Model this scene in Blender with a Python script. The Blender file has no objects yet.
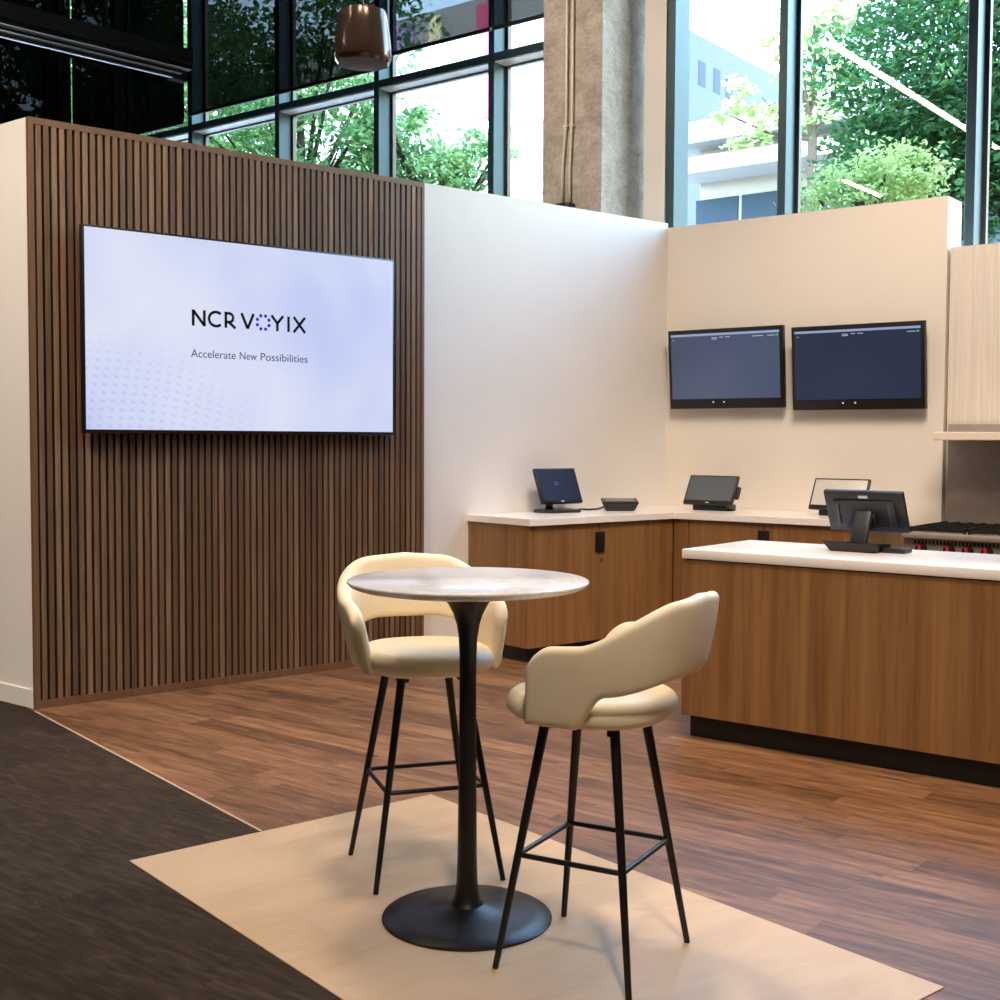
import bpy, bmesh, math, random
from mathutils import Vector, Matrix
random.seed(7)
S = bpy.context.scene
COL = S.collection
PI = math.pi

# ------------------------------------------------------------------ frames
CR = Vector((7.319, 6.8, 0.0))            # room corner where the two partitions meet
ANG = 1.3505
CD = Vector((math.cos(ANG), -math.sin(ANG), 0))   # along right partition, towards viewer
CN = Vector((math.sin(ANG), math.cos(ANG), 0))    # away from viewer, towards the facade
THC = math.atan2(CD.y, CD.x)
def P(s, t, z): return CR + CD * s + CN * t + Vector((0, 0, z))

# ------------------------------------------------------------------ materials
def new_mat(name):
    m = bpy.data.materials.new(name); m.use_nodes = True
    nt = m.node_tree; b = nt.nodes['Principled BSDF']
    return m, nt, b
def lin(c):
    if isinstance(c, str):
        c = c.lstrip('#'); c = [int(c[i:i+2], 16) / 255 for i in (0, 2, 4)]
    return tuple((x / 12.92 if x <= .04045 else ((x + .055) / 1.055) ** 2.4) for x in c) + (1,)
def N(nt, t, **kw):
    n = nt.nodes.new(t)
    for k, v in kw.items(): setattr(n, k, v)
    return n
def coords(nt, scale=(1, 1, 1), rot=(0, 0, 0), loc=(0, 0, 0)):
    tc = N(nt, 'ShaderNodeTexCoord'); mp = N(nt, 'ShaderNodeMapping')
    nt.links.new(tc.outputs['Object'], mp.inputs[0])
    mp.inputs['Scale'].default_value = scale; mp.inputs['Rotation'].default_value = rot; mp.inputs['Location'].default_value = loc
    return mp.outputs[0]
def ramp(nt, fac, stops):
    r = N(nt, 'ShaderNodeValToRGB'); nt.links.new(fac, r.inputs[0])
    e = r.color_ramp.elements
    while len(e) < len(stops): e.new(.5)
    for k, (p, c) in enumerate(stops): e[k].position = p; e[k].color = lin(c)
    return r.outputs[0]
def noise(nt, vec, scale, detail=4, rough=.6, dist=0):
    n = N(nt, 'ShaderNodeTexNoise'); nt.links.new(vec, n.inputs['Vector'])
    n.inputs['Scale'].default_value = scale; n.inputs['Detail'].default_value = detail
    n.inputs['Roughness'].default_value = rough; n.inputs['Distortion'].default_value = dist
    return n.outputs['Fac']
def math_n(nt, op, a, b=None, c=None):
    n = N(nt, 'ShaderNodeMath', operation=op)
    for i, x in enumerate((a, b, c)):
        if x is None: continue
        if isinstance(x, (int, float)): n.inputs[i].default_value = x
        else: nt.links.new(x, n.inputs[i])
    return n.outputs[0]
def mixc(nt, fac, a, b, mode='MIX'):
    n = N(nt, 'ShaderNodeMix', data_type='RGBA', blend_type=mode)
    for i, x in ((0, fac), (6, a), (7, b)):
        if isinstance(x, (int, float)): n.inputs[i].default_value = x
        elif isinstance(x, (tuple, list, str)): n.inputs[i].default_value = lin(x)
        else: nt.links.new(x, n.inputs[i])
    return n.outputs[2]
def bump(nt, b, h, strength=.2, dist=.01):
    n = N(nt, 'ShaderNodeBump'); n.inputs['Strength'].default_value = strength; n.inputs['Distance'].default_value = dist
    nt.links.new(h, n.inputs['Height']); nt.links.new(n.outputs[0], b.inputs['Normal'])

def plain(name, col, rough=.5, metal=0, var=.06, scale=30, spec=None, bumps=0):
    m, nt, b = new_mat(name)
    f = noise(nt, coords(nt), scale, 3)
    c = lin(col)[:3]
    d = N(nt, 'ShaderNodeValToRGB'); nt.links.new(f, d.inputs[0])
    d.color_ramp.elements[0].position = .3; d.color_ramp.elements[1].position = .7
    d.color_ramp.elements[0].color = tuple(x * (1 - var) for x in c) + (1,)
    d.color_ramp.elements[1].color = tuple(min(1, x * (1 + var)) for x in c) + (1,)
    nt.links.new(d.outputs[0], b.inputs['Base Color'])
    b.inputs['Roughness'].default_value = rough; b.inputs['Metallic'].default_value = metal
    if spec is not None: b.inputs['Specular IOR Level'].default_value = spec
    if bumps: bump(nt, b, f, bumps, .002)
    return m

def mat_wood_floor(name, rot, stops, pl=1.22, pw=.18, rough=(.3, .45), grain=(.55, 11), gap=.35):
    m, nt, b = new_mat(name)
    v = coords(nt, rot=(0, 0, rot))
    sp = N(nt, 'ShaderNodeSeparateXYZ'); nt.links.new(v, sp.inputs[0])
    row = math_n(nt, 'FLOOR', math_n(nt, 'DIVIDE', sp.outputs[1], pw))
    wn = N(nt, 'ShaderNodeTexWhiteNoise', noise_dimensions='1D'); nt.links.new(row, wn.inputs['W'])
    xo = math_n(nt, 'ADD', math_n(nt, 'DIVIDE', sp.outputs[0], pl), wn.outputs['Value'])
    colid = math_n(nt, 'FLOOR', xo)
    cv = N(nt, 'ShaderNodeCombineXYZ'); nt.links.new(colid, cv.inputs[0]); nt.links.new(row, cv.inputs[1])
    w2 = N(nt, 'ShaderNodeTexWhiteNoise', noise_dimensions='2D'); nt.links.new(cv.outputs[0], w2.inputs['Vector'])
    # grain, shifted per plank
    sh = N(nt, 'ShaderNodeVectorMath', operation='MULTIPLY_ADD')
    nt.links.new(w2.outputs['Color'], sh.inputs[0]); sh.inputs[1].default_value = (9, 9, 9); nt.links.new(v, sh.inputs[2])
    mp = N(nt, 'ShaderNodeMapping'); nt.links.new(sh.outputs[0], mp.inputs[0]); mp.inputs['Scale'].default_value = (grain[0], grain[1], 1)
    g = noise(nt, mp.outputs[0], 2.2, 8, .66, .9)
    mp2 = N(nt, 'ShaderNodeMapping'); nt.links.new(sh.outputs[0], mp2.inputs[0]); mp2.inputs['Scale'].default_value = (grain[0] * 2, grain[1] * 6, 1)
    g2 = noise(nt, mp2.outputs[0], 3, 5, .6)
    f = math_n(nt, 'ADD', math_n(nt, 'MULTIPLY', g, .72), math_n(nt, 'MULTIPLY', w2.outputs['Value'], .12))
    f = math_n(nt, 'ADD', f, math_n(nt, 'MULTIPLY', g2, .20))
    c = ramp(nt, f, stops)
    # seams
    fy = math_n(nt, 'FRACT', math_n(nt, 'DIVIDE', sp.outputs[1], pw)); fx = math_n(nt, 'FRACT', xo)
    e1 = math_n(nt, 'LESS_THAN', math_n(nt, 'ABSOLUTE', math_n(nt, 'SUBTRACT', fy, .5)), .5 - .004)
    e2 = math_n(nt, 'LESS_THAN', math_n(nt, 'ABSOLUTE', math_n(nt, 'SUBTRACT', fx, .5)), .5 - .0008)
    e = math_n(nt, 'MULTIPLY', e1, e2)
    dk = mixc(nt, gap, c, (0.06, .04, .03))
    nt.links.new(mixc(nt, e, dk, c), b.inputs['Base Color'])
    r = N(nt, 'ShaderNodeMapRange'); nt.links.new(g, r.inputs[0]); r.inputs[3].default_value = rough[0]; r.inputs[4].default_value = rough[1]
    nt.links.new(r.outputs[0], b.inputs['Roughness'])
    bump(nt, b, g2, .12, .002)
    return m

def mat_laminate(name, stops, sc=(22, 22, .7), bands=9.0, rough=.45):
    m, nt, b = new_mat(name)
    v = coords(nt, scale=sc)
    g = noise(nt, v, 1.3, 7, .62, .35)
    v2 = coords(nt, scale=(bands, bands, .05))
    w = noise(nt, v2, 1.0, 1, .4)
    v3 = coords(nt, scale=(sc[0] * 6, sc[1] * 6, 2.5))
    g3 = noise(nt, v3, 1.5, 3, .6)
    f = math_n(nt, 'ADD', math_n(nt, 'MULTIPLY', g, .52), math_n(nt, 'MULTIPLY', w, .28))
    f = math_n(nt, 'ADD', f, math_n(nt, 'MULTIPLY', g3, .24))
    nt.links.new(ramp(nt, f, stops), b.inputs['Base Color'])
    b.inputs['Roughness'].default_value = rough
    return m

def mat_slat(name, pitch, x0):
    m, nt, b = new_mat(name)
    v = coords(nt)
    sp = N(nt, 'ShaderNodeSeparateXYZ'); nt.links.new(v, sp.inputs[0])
    k = math_n(nt, 'FLOOR', math_n(nt, 'DIVIDE', math_n(nt, 'SUBTRACT', sp.outputs[0], x0), pitch))
    wn = N(nt, 'ShaderNodeTexWhiteNoise', noise_dimensions='1D'); nt.links.new(k, wn.inputs['W'])
    sh = N(nt, 'ShaderNodeVectorMath', operation='MULTIPLY_ADD')
    nt.links.new(wn.outputs['Color'], sh.inputs[0]); sh.inputs[1].default_value = (5, 5, 5); nt.links.new(v, sh.inputs[2])
    mp = N(nt, 'ShaderNodeMapping'); nt.links.new(sh.outputs[0], mp.inputs[0]); mp.inputs['Scale'].default_value = (60, 60, 2.2)
    g = noise(nt, mp.outputs[0], 1.2, 6, .62, .3)
    f = math_n(nt, 'ADD', math_n(nt, 'MULTIPLY', g, .7), math_n(nt, 'MULTIPLY', wn.outputs['Value'], .32))
    nt.links.new(ramp(nt, f, [(.2, '#4a3627'), (.5, '#6c513b'), (.68, '#876a52'), (.9, '#9d8067')]), b.inputs['Base Color'])
    b.inputs['Roughness'].default_value = .5
    return m

def mat_marble(name):
    m, nt, b = new_mat(name)
    v = coords(nt)
    n1 = noise(nt, v, 3.2, 8, .62, 1.6)
    a = math_n(nt, 'ABSOLUTE', math_n(nt, 'SUBTRACT', n1, .5))
    vein = N(nt, 'ShaderNodeMapRange'); nt.links.new(a, vein.inputs[0])
    vein.inputs[1].default_value = 0; vein.inputs[2].default_value = .035; vein.inputs[3].default_value = 1; vein.inputs[4].default_value = 0
    n2 = noise(nt, v, 2.0, 3, .5)
    msk = math_n(nt, 'MULTIPLY', vein.outputs[0], math_n(nt, 'GREATER_THAN', n2, .5))
    cloud = ramp(nt, noise(nt, v, 5, 4, .6), [(.35, '#d2cdc8'), (.7, '#dfdad6')])
    nt.links.new(mixc(nt, math_n(nt, 'MULTIPLY', msk, .35), cloud, '#b5aca8'), b.inputs['Base Color'])
    b.inputs['Roughness'].default_value = .16
    return m

def mat_concrete(name):
    m, nt, b = new_mat(name)
    v = coords(nt)
    n1 = noise(nt, v, 6, 7, .68, .6); n2 = noise(nt, v, 45, 4, .7)
    v3 = coords(nt, scale=(3, 3, 14)); n3 = noise(nt, v3, 2, 4, .6, 1.0)
    f = math_n(nt, 'ADD', math_n(nt, 'MULTIPLY', n1, .5), math_n(nt, 'MULTIPLY', n2, .3))
    f = math_n(nt, 'ADD', f, math_n(nt, 'MULTIPLY', n3, .2))
    nt.links.new(ramp(nt, f, [(.32, '#867a70'), (.5, '#b3a698'), (.66, '#cfc4b8')]), b.inputs['Base Color'])
    b.inputs['Roughness'].default_value = .85
    bump(nt, b, f, .5, .02)
    return m

def mat_glass(name):
    m = bpy.data.materials.new(name); m.use_nodes = True; nt = m.node_tree
    nt.nodes.remove(nt.nodes['Principled BSDF']); out = nt.nodes['Material Output']
    lw = N(nt, 'ShaderNodeLayerWeight'); lw.inputs[0].default_value = .5
    f = math_n(nt, 'POWER', lw.outputs['Facing'], 5.0)
    f = math_n(nt, 'ADD', math_n(nt, 'MULTIPLY', f, .85), .055)
    tr = N(nt, 'ShaderNodeBsdfTransparent')
    tint = ramp(nt, noise(nt, coords(nt), .4, 1), [(.3, '#f2faf8'), (.7, '#f5fcfa')])
    nt.links.new(tint, tr.inputs[0])
    gl = N(nt, 'ShaderNodeBsdfGlossy'); gl.inputs['Roughness'].default_value = 0.0
    mx = N(nt, 'ShaderNodeMixShader'); nt.links.new(f, mx.inputs[0]); nt.links.new(tr.outputs[0], mx.inputs[1]); nt.links.new(gl.outputs[0], mx.inputs[2])
    nt.links.new(mx.outputs[0], out.inputs[0])
    return m

def mat_screen_mesh(name, col, open_):
    m = bpy.data.materials.new(name); m.use_nodes = True; nt = m.node_tree
    nt.nodes.remove(nt.nodes['Principled BSDF']); out = nt.nodes['Material Output']
    tr = N(nt, 'ShaderNodeBsdfTransparent'); df = N(nt, 'ShaderNodeBsdfDiffuse')
    w = noise(nt, coords(nt), 400, 1)
    nt.links.new(ramp(nt, w, [(.3, col), (.7, col)]), df.inputs[0])
    mx = N(nt, 'ShaderNodeMixShader'); mx.inputs[0].default_value = 1 - open_
    nt.links.new(tr.outputs[0], mx.inputs[1]); nt.links.new(df.outputs[0], mx.inputs[2]); nt.links.new(mx.outputs[0], out.inputs[0])
    return m

def mat_leaf(name, stops, trans=.45):
    m = bpy.data.materials.new(name); m.use_nodes = True; nt = m.node_tree
    nt.nodes.remove(nt.nodes['Principled BSDF']); out = nt.nodes['Material Output']
    c = ramp(nt, noise(nt, coords(nt), 3.5, 5, .75), stops)
    df = N(nt, 'ShaderNodeBsdfDiffuse'); tl = N(nt, 'ShaderNodeBsdfTranslucent')
    nt.links.new(c, df.inputs[0]); nt.links.new(mixc(nt, .25, c, '#7f9a3c'), tl.inputs[0])
    mx = N(nt, 'ShaderNodeMixShader'); mx.inputs[0].default_value = trans
    nt.links.new(df.outputs[0], mx.inputs[1]); nt.links.new(tl.outputs[0], mx.inputs[2]); nt.links.new(mx.outputs[0], out.inputs[0])
    return m

def mat_emit(name, col, strength, stops=None, scale=1):
    m, nt, b = new_mat(name)
    b.inputs['Base Color'].default_value = (0.01, .01, .012, 1); b.inputs['Roughness'].default_value = .25
    c = ramp(nt, noise(nt, coords(nt), scale, 2), stops or [(.3, col), (.7, col)])
    nt.links.new(c, b.inputs['Emission Color']); b.inputs['Emission Strength'].default_value = strength
    return m

def mat_tv(name, w, h, strength):
    m, nt, b = new_mat(name)
    b.inputs['Base Color'].default_value = (.01, .01, .012, 1); b.inputs['Roughness'].default_value = .3
    v = coords(nt)                                  # local: x -w/2..w/2, z -h/2..h/2
    sp = N(nt, 'ShaderNodeSeparateXYZ'); nt.links.new(v, sp.inputs[0])
    sw = N(nt, 'ShaderNodeCombineXYZ'); nt.links.new(sp.outputs[0], sw.inputs[0]); nt.links.new(sp.outputs[2], sw.inputs[1])
    base = ramp(nt, noise(nt, sw.outputs[0], 1.1, 2, .5, .4), [(.28, '#bfcafa'), (.5, '#d3dcfb'), (.72, '#e6e9fd')])
    # radial light patch left of centre
    d = N(nt, 'ShaderNodeVectorMath', operation='DISTANCE'); nt.links.new(sw.outputs[0], d.inputs[0]); d.inputs[1].default_value = (-.45, .0, 0)
    g = N(nt, 'ShaderNodeMapRange'); nt.links.new(d.outputs['Value'], g.inputs[0]); g.inputs[1].default_value = .1; g.inputs[2].default_value = .9; g.inputs[3].default_value = .55; g.inputs[4].default_value = 0
    base = mixc(nt, g.outputs[0], base, '#eceefe')
    # halftone dots, lower left, in a wavy perspective grid
    wv = math_n(nt, 'MULTIPLY', math_n(nt, 'SINE', math_n(nt, 'MULTIPLY', sp.outputs[0], 3.2)), .06)
    yy = math_n(nt, 'ADD', math_n(nt, 'ADD', sp.outputs[2], wv), math_n(nt, 'MULTIPLY', sp.outputs[0], .18))
    px = math_n(nt, 'MULTIPLY', math_n(nt, 'ADD', sp.outputs[0], math_n(nt, 'MULTIPLY', sp.outputs[2], .5)), 17.0)
    py = math_n(nt, 'MULTIPLY', yy, 22.0)
    row = math_n(nt, 'FLOOR', py)
    px = math_n(nt, 'ADD', px, math_n(nt, 'MULTIPLY', row, .5))
    fx = math_n(nt, 'SUBTRACT', math_n(nt, 'FRACT', px), .5); fy = math_n(nt, 'SUBTRACT', math_n(nt, 'FRACT', py), .5)
    r2 = math_n(nt, 'ADD', math_n(nt, 'MULTIPLY', fx, fx), math_n(nt, 'MULTIPLY', fy, fy))
    dot = math_n(nt, 'LESS_THAN', r2, .05)
    ml = N(nt, 'ShaderNodeMapRange'); nt.links.new(yy, ml.inputs[0]); ml.inputs[1].default_value = -.12; ml.inputs[2].default_value = -.5; ml.inputs[3].default_value = 0; ml.inputs[4].default_value = 1
    mr = N(nt, 'ShaderNodeMapRange'); nt.links.new(sp.outputs[0], mr.inputs[0]); mr.inputs[1].default_value = .55; mr.inputs[2].default_value = -.8; mr.inputs[3].default_value = 0; mr.inputs[4].default_value = 1
    k = math_n(nt, 'MULTIPLY', math_n(nt, 'MULTIPLY', dot, ml.outputs[0]), mr.outputs[0])
    c = mixc(nt, math_n(nt, 'MULTIPLY', k, .4), base, '#b6b2ee')
    nt.links.new(c, b.inputs['Emission Color']); b.inputs['Emission Strength'].default_value = strength
    return m

M = {}
M['walnut_floor'] = mat_wood_floor('walnut_floor', -THC, [(.32, '#3f291b'), (.46, '#624228'), (.56, '#80583a'), (.74, '#a27a56')], grain=(1.3, 11), pw=.15, rough=(.42, .55))
M['carpet'] = mat_wood_floor('charcoal_planks', -THC, [(.3, '#1f1812'), (.5, '#32281f'), (.62, '#44382d'), (.8, '#584a3d')], pl=1.0, pw=.25, rough=(.75, .95), grain=(2.6, 15), gap=.1)
M['carpet'].node_tree.nodes['Principled BSDF'].inputs['Specular IOR Level'].default_value = .12
M['mat'] = mat_wood_floor('pale_maple', 0.0, [(.3, '#bb9a74'), (.5, '#c7a883'), (.65, '#cdaf8b'), (.85, '#d5ba98')], pl=1.3, pw=.33, rough=(.4, .5), grain=(1.2, 3.0), gap=.06)
M['slat'] = mat_slat('walnut_slats', .0425, 2.36)
M['slat_frame'] = mat_laminate('walnut_edge', [(.3, '#5a402d'), (.7, '#7d5c42')])
M['felt'] = plain('black_felt', '#0d0b0a', .95, var=.2)
M['laminate'] = mat_laminate('oak_laminate', [(.27, '#593a20'), (.44, '#78532e'), (.58, '#8c653b'), (.78, '#a67c4c')])
M['white_wall'] = plain('white_wall_paint', '#e6e2dc', .75, var=.012, scale=3)
M['warm_wall'] = plain('warm_white_wall_paint', '#e6ddd0', .75, var=.012, scale=3)
M['quartz'] = plain('white_quartz', '#efe9e2', .22, var=.02, scale=60)
M['black_metal'] = plain('black_powder_coat', '#0c0b0b', .42, var=.1)
M['dark_base'] = plain('black_cast_metal', '#171515', .36, .3, var=.1)
M['black_plastic'] = plain('black_plastic', '#101012', .38, var=.1)
M['dark_plastic'] = plain('charcoal_plastic', '#26262a', .4, var=.08)
M['toe'] = plain('black_toe_kick', '#0b0a0a', .5, var=.15)
M['fabric'] = plain('cream_leatherette', '#ebdbbb', .52, var=.035, scale=9, bumps=.06)
M['seam'] = plain('cream_seam', '#bda985', .7)
M['marble'] = mat_marble('white_marble')
M['steel'] = plain('brushed_steel', '#a3968a', .4, .35, var=.06, scale=18)
M['steel_dark'] = plain('dark_steel', '#5e564f', .4, .85, var=.08, scale=18)
M['chrome'] = plain('chrome', '#c8c8c8', .15, 1.0, var=.03)
M['rail'] = plain('satin_rail', '#c4c8cc', .4, .6)
M['iron'] = plain('cast_iron', '#171412', .6, .2, var=.2)
M['red'] = plain('red_enamel', '#d01830', .35)
M['alu'] = plain('blue_grey_aluminium', '#334a4f', .4, .2, var=.04)
M['pale_strip'] = plain('pale_strip_white', '#eceef0', .5, .0, var=.03)  # whitened so the transom undersides look daylit; also used for the ledges
M['concrete'] = mat_concrete('board_marked_concrete')
M['conduit'] = plain('galvanised_conduit', '#dccfb8', .4, .1, var=.05)
M['glass'] = mat_glass('window_glass')
M['blind_dark'] = mat_screen_mesh('black_mesh_blind', '#14161a', .15)
M['blind_black'] = mat_screen_mesh('dense_black_blind', '#101114', .06)
M['blind_light'] = mat_screen_mesh('grey_mesh_blind', '#1d2026', .22)
M['blind_bar'] = plain('black_hem_bar', '#101012', .5)
M['bronze'] = plain('bronze_speaker_shell', '#5e4b40', .2, .5, var=.05)
M['grille'] = plain('grey_speaker_grille', '#4a4543', .6, var=.2, scale=300)
M['ceiling'] = plain('black_ceiling', '#08080a', .9)
M['grey_wall'] = plain('grey_wall', '#8a847c', .85)
M['tile'] = None
M['building'] = plain('white_render', '#8f8f8d', .8, var=.02, scale=2)
M['building_blue'] = plain('pale_blue_cladding', '#2a3442', .7, var=.03, scale=2)
M['far_glass'] = plain('far_window_glass', '#26333f', .6, .0, spec=.1)
M['purple'] = plain('lilac_panel', '#9a86c4', .7); M['cream'] = plain('cream_panel', '#e8d7a8', .7); M['pink'] = plain('rose_panel', '#c2436e', .7)
M['ground'] = plain('pale_paving', '#c9c7c0', .9, var=.06, scale=2)
M['bark'] = plain('bark', '#43382e', .9, var=.25, scale=25)
M['leaf_mid'] = mat_leaf('green_leaves', [(.3, '#23493a'), (.5, '#3b6a4a'), (.7, '#659256')], .35)
M['leaf_light'] = mat_leaf('light_green_leaves', [(.3, '#4c7560'), (.5, '#78a26a'), (.7, '#b4cd93')], .4)
M['leaf_pale'] = mat_leaf('pale_leaves', [(.3, '#7f9a62'), (.5, '#a2b97a'), (.7, '#c2d29a')], .4)
M['leaf_dark'] = mat_leaf('deep_green_leaves', [(.3, '#163a28'), (.5, '#265434'), (.7, '#3f7040')])
M['lamp'] = mat_emit('linear_light_diffuser', '#fff0dc', 40)
M['ink'] = mat_emit('black_lettering', '#0d1420', .25)
M['dots'] = mat_emit('violet_dots', '#4324c8', 1.0)
M['tag_ink'] = mat_emit('grey_lettering', '#5b647c', .8)
M['ui_white'] = mat_emit('white_pixels', '#dfe6f2', .7)
M['ui_bar'] = mat_emit('pale_blue_bar', '#a9b7dd', .75)
M['ui_green'] = mat_emit('green_pixel', '#2fd04a', .9)
M['mon'] = mat_emit('slate_blue_display', '#3a4560', .9, [(.3, '#38435c'), (.7, '#515b76')], .8)
M['mon_dim'] = mat_emit('slate_blue_display_dim', '#2c3652', .8, [(.3, '#1c2740'), (.7, '#2f3852')], .8)
M['pos_off'] = plain('dark_glass_display', '#54585c', .25, var=.03)
M['pos_navy'] = mat_emit('navy_display', '#1c1f38', .7, [(.3, '#171a2c'), (.7, '#24284a')], 2)
M['pos_navy'].node_tree.nodes['Principled BSDF'].inputs['Specular IOR Level'].default_value = .1
M['pos_violet'] = mat_emit('violet_spot', '#6a62c8', .6)
M['pos_painted_glare'] = plain('painted_reflection_display', '#c4bfb4', .15, .0, var=.02)  # pale base colour stands in for a bright reflection on the screen
M['badge'] = plain('silver_badge', '#d9d9d9', .3, .4)

def mat_tile(name):
    m, nt, b = new_mat(name)
    v = coords(nt)
    sp = N(nt, 'ShaderNodeSeparateXYZ'); nt.links.new(v, sp.inputs[0])
    w = noise(nt, coords(nt, scale=(38, 38, 1.3)), 1.0, 4, .6, .6)
    fz = math_n(nt, 'FRACT', math_n(nt, 'MULTIPLY', sp.outputs[0], 14.0))
    f = math_n(nt, 'ADD', math_n(nt, 'MULTIPLY', w, .8), math_n(nt, 'MULTIPLY', math_n(nt, 'LESS_THAN', fz, .06), -.25))
    nt.links.new(ramp(nt, f, [(.15, '#d6cabc'), (.45, '#e4dacd'), (.7, '#ece3d8')]), b.inputs['Base Color'])
    b.inputs['Roughness'].default_value = .4
    bump(nt, b, f, .35, .01)
    return m
M['tile'] = mat_tile('ribbed_white_tile')

# ------------------------------------------------------------------ mesh helpers
def link(name, bm, mat, parent=None, smooth=False):
    me = bpy.data.meshes.new(name); bm.normal_update(); bm.to_mesh(me); bm.free()
    if smooth:
        for p in me.polygons: p.use_smooth = True
        if smooth != 'all':
            try: me.set_sharp_from_angle(angle=math.radians(40))
            except Exception: pass
    me.materials.append(mat)
    o = bpy.data.objects.new(name, me); COL.objects.link(o)
    if parent: o.parent = parent
    return o
def empty(name, label, cat, loc=(0, 0, 0), rz=0, group=None):
    o = bpy.data.objects.new(name, None); COL.objects.link(o)
    o.empty_display_size = .1
    o.location = loc; o.rotation_euler = (0, 0, rz)
    tag(o, label, cat, group); return o
def tag(o, label, cat, group=None):
    o['label'] = label; o['category'] = cat
    if group: o['group'] = group
    return o
def struct(o): o['kind'] = 'structure'; return o
def box(bm, x0, x1, y0, y1, z0, z1, bev=0, seg=2, mtx=None):
    r = bmesh.ops.create_cube(bm, size=1)
    vs = r['verts']
    bmesh.ops.scale(bm, vec=(x1 - x0, y1 - y0, z1 - z0), verts=vs)
    bmesh.ops.translate(bm, vec=((x0 + x1) / 2, (y0 + y1) / 2, (z0 + z1) / 2), verts=vs)
    if bev:
        es = list({e for v in vs for e in v.link_edges})
        r2 = bmesh.ops.bevel(bm, geom=es, offset=bev, segments=seg, profile=.5, affect='EDGES')
        vs = list(set(r2['verts']) | {v for v in vs if v.is_valid})
    if mtx is not None: bmesh.ops.transform(bm, matrix=mtx, verts=vs)
    return vs
def B(name, dims, mat, parent=None, bev=0, mtx=None):
    bm = bmesh.new(); box(bm, *dims, bev=bev, mtx=mtx); return link(name, bm, mat, parent, smooth=bool(bev))
def lathe(bm, prof, n=48, cap=True):
    rings = []
    for r, z in prof:
        if r < 1e-6: rings.append([bm.verts.new((0, 0, z))])
        else: rings.append([bm.verts.new((r * math.cos(2 * PI * k / n), r * math.sin(2 * PI * k / n), z)) for k in range(n)])
    for a, b in zip(rings, rings[1:]):
        for k in range(n):
            k2 = (k + 1) % n
            if len(a) == 1 and len(b) == 1: continue
            if len(a) == 1: bm.faces.new((a[0], b[k2], b[k]))
            elif len(b) == 1: bm.faces.new((a[k], a[k2], b[0]))
            else: bm.faces.new((a[k], a[k2], b[k2], b[k]))
    bmesh.ops.recalc_face_normals(bm, faces=bm.faces)
def tube(bm, pts, rad, n=10, closed=False):
    pts = [Vector(p) for p in pts]; rr = rad if isinstance(rad, (list, tuple)) else [rad] * len(pts)
    rings = []; up = None
    for i, p in enumerate(pts):
        if closed: d = pts[(i + 1) % len(pts)] - pts[i - 1]
        else: d = pts[min(i + 1, len(pts) - 1)] - pts[max(i - 1, 0)]
        d.normalize()
        if up is None: up = Vector((0, 0, 1)) if abs(d.z) < .9 else Vector((1, 0, 0))
        x = d.cross(up).normalized(); y = x.cross(d).normalized(); up = y
        rings.append([bm.verts.new(p + rr[i] * (math.cos(2 * PI * k / n) * x + math.sin(2 * PI * k / n) * y)) for k in range(n)])
    m = len(rings)
    for i in range(m if closed else m - 1):
        a, b = rings[i], rings[(i + 1) % m]
        for k in range(n): bm.faces.new((a[k], a[(k + 1) % n], b[(k + 1) % n], b[k]))
    if not closed:
        bm.faces.new(rings[0][::-1]); bm.faces.new(rings[-1])
    bmesh.ops.recalc_face_normals(bm, faces=bm.faces)
def prism(bm, poly, z0, z1):
    a = [bm.verts.new((x, y, z0)) for x, y in poly]; b = [bm.verts.new((x, y, z1)) for x, y in poly]
    n = len(poly)
    bm.faces.new(a); bm.faces.new(b)
    for k in range(n): bm.faces.new((a[k], a[(k + 1) % n], b[(k + 1) % n], b[k]))
    bmesh.ops.recalc_face_normals(bm, faces=bm.faces)
def text_mesh(name, s, size, mat, parent, loc, align='CENTER', width=None, depth=.001, rot=(PI / 2, 0, 0), offset=0.0):
    cu = bpy.data.curves.new(name + '_curve', 'FONT'); cu.body = s; cu.size = size; cu.align_x = align; cu.extrude = depth; cu.offset = offset
    ob = bpy.data.objects.new(name + '_tmp', cu); COL.objects.link(ob)
    bpy.context.view_layer.update()
    dg = bpy.context.evaluated_depsgraph_get()
    me = bpy.data.meshes.new_from_object(ob.evaluated_get(dg))
    bpy.data.objects.remove(ob); bpy.data.curves.remove(cu)
    me.name = name; me.materials.clear(); me.materials.append(mat)
    if width:
        xs = [v.co.x for v in me.vertices]; k = width / (max(xs) - min(xs))
        x_ = min(xs)
        for v in me.vertices: v.co.x = (v.co.x - (x_ if align == 'LEFT' else 0)) * k
    R = Matrix.Translation(loc) @ Matrix.Rotation(rot[0], 4, 'X'); me.transform(R)
    o = bpy.data.objects.new(name, me); COL.objects.link(o); o.parent = parent
    return o

# ------------------------------------------------------------------ camera
cam = bpy.data.cameras.new('camera'); co = bpy.data.objects.new('camera', cam); COL.objects.link(co); S.camera = co
cam.sensor_width = 36; cam.lens = 1242.7 / 1000 * 36; cam.clip_end = 500
pitch, yaw, roll = .0486, .8807, .0051
fw = Vector((math.cos(yaw), math.sin(yaw), 0)); rt = Vector((math.sin(yaw), -math.cos(yaw), 0)); up = Vector((0, 0, 1))
# unpitched axes expressed in world (forward, right); pitch down then roll
f2 = fw * math.cos(pitch) - up * math.sin(pitch); u2 = up * math.cos(pitch) + fw * math.sin(pitch)
cx = rt * math.cos(roll) + u2 * math.sin(roll) * 1.0
cy = u2 * math.cos(roll) - rt * math.sin(roll)
mw = Matrix((cx, cy, -f2)).transposed().to_4x4(); mw.translation = Vector((0, 0, 1.48)); co.matrix_world = mw

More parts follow.
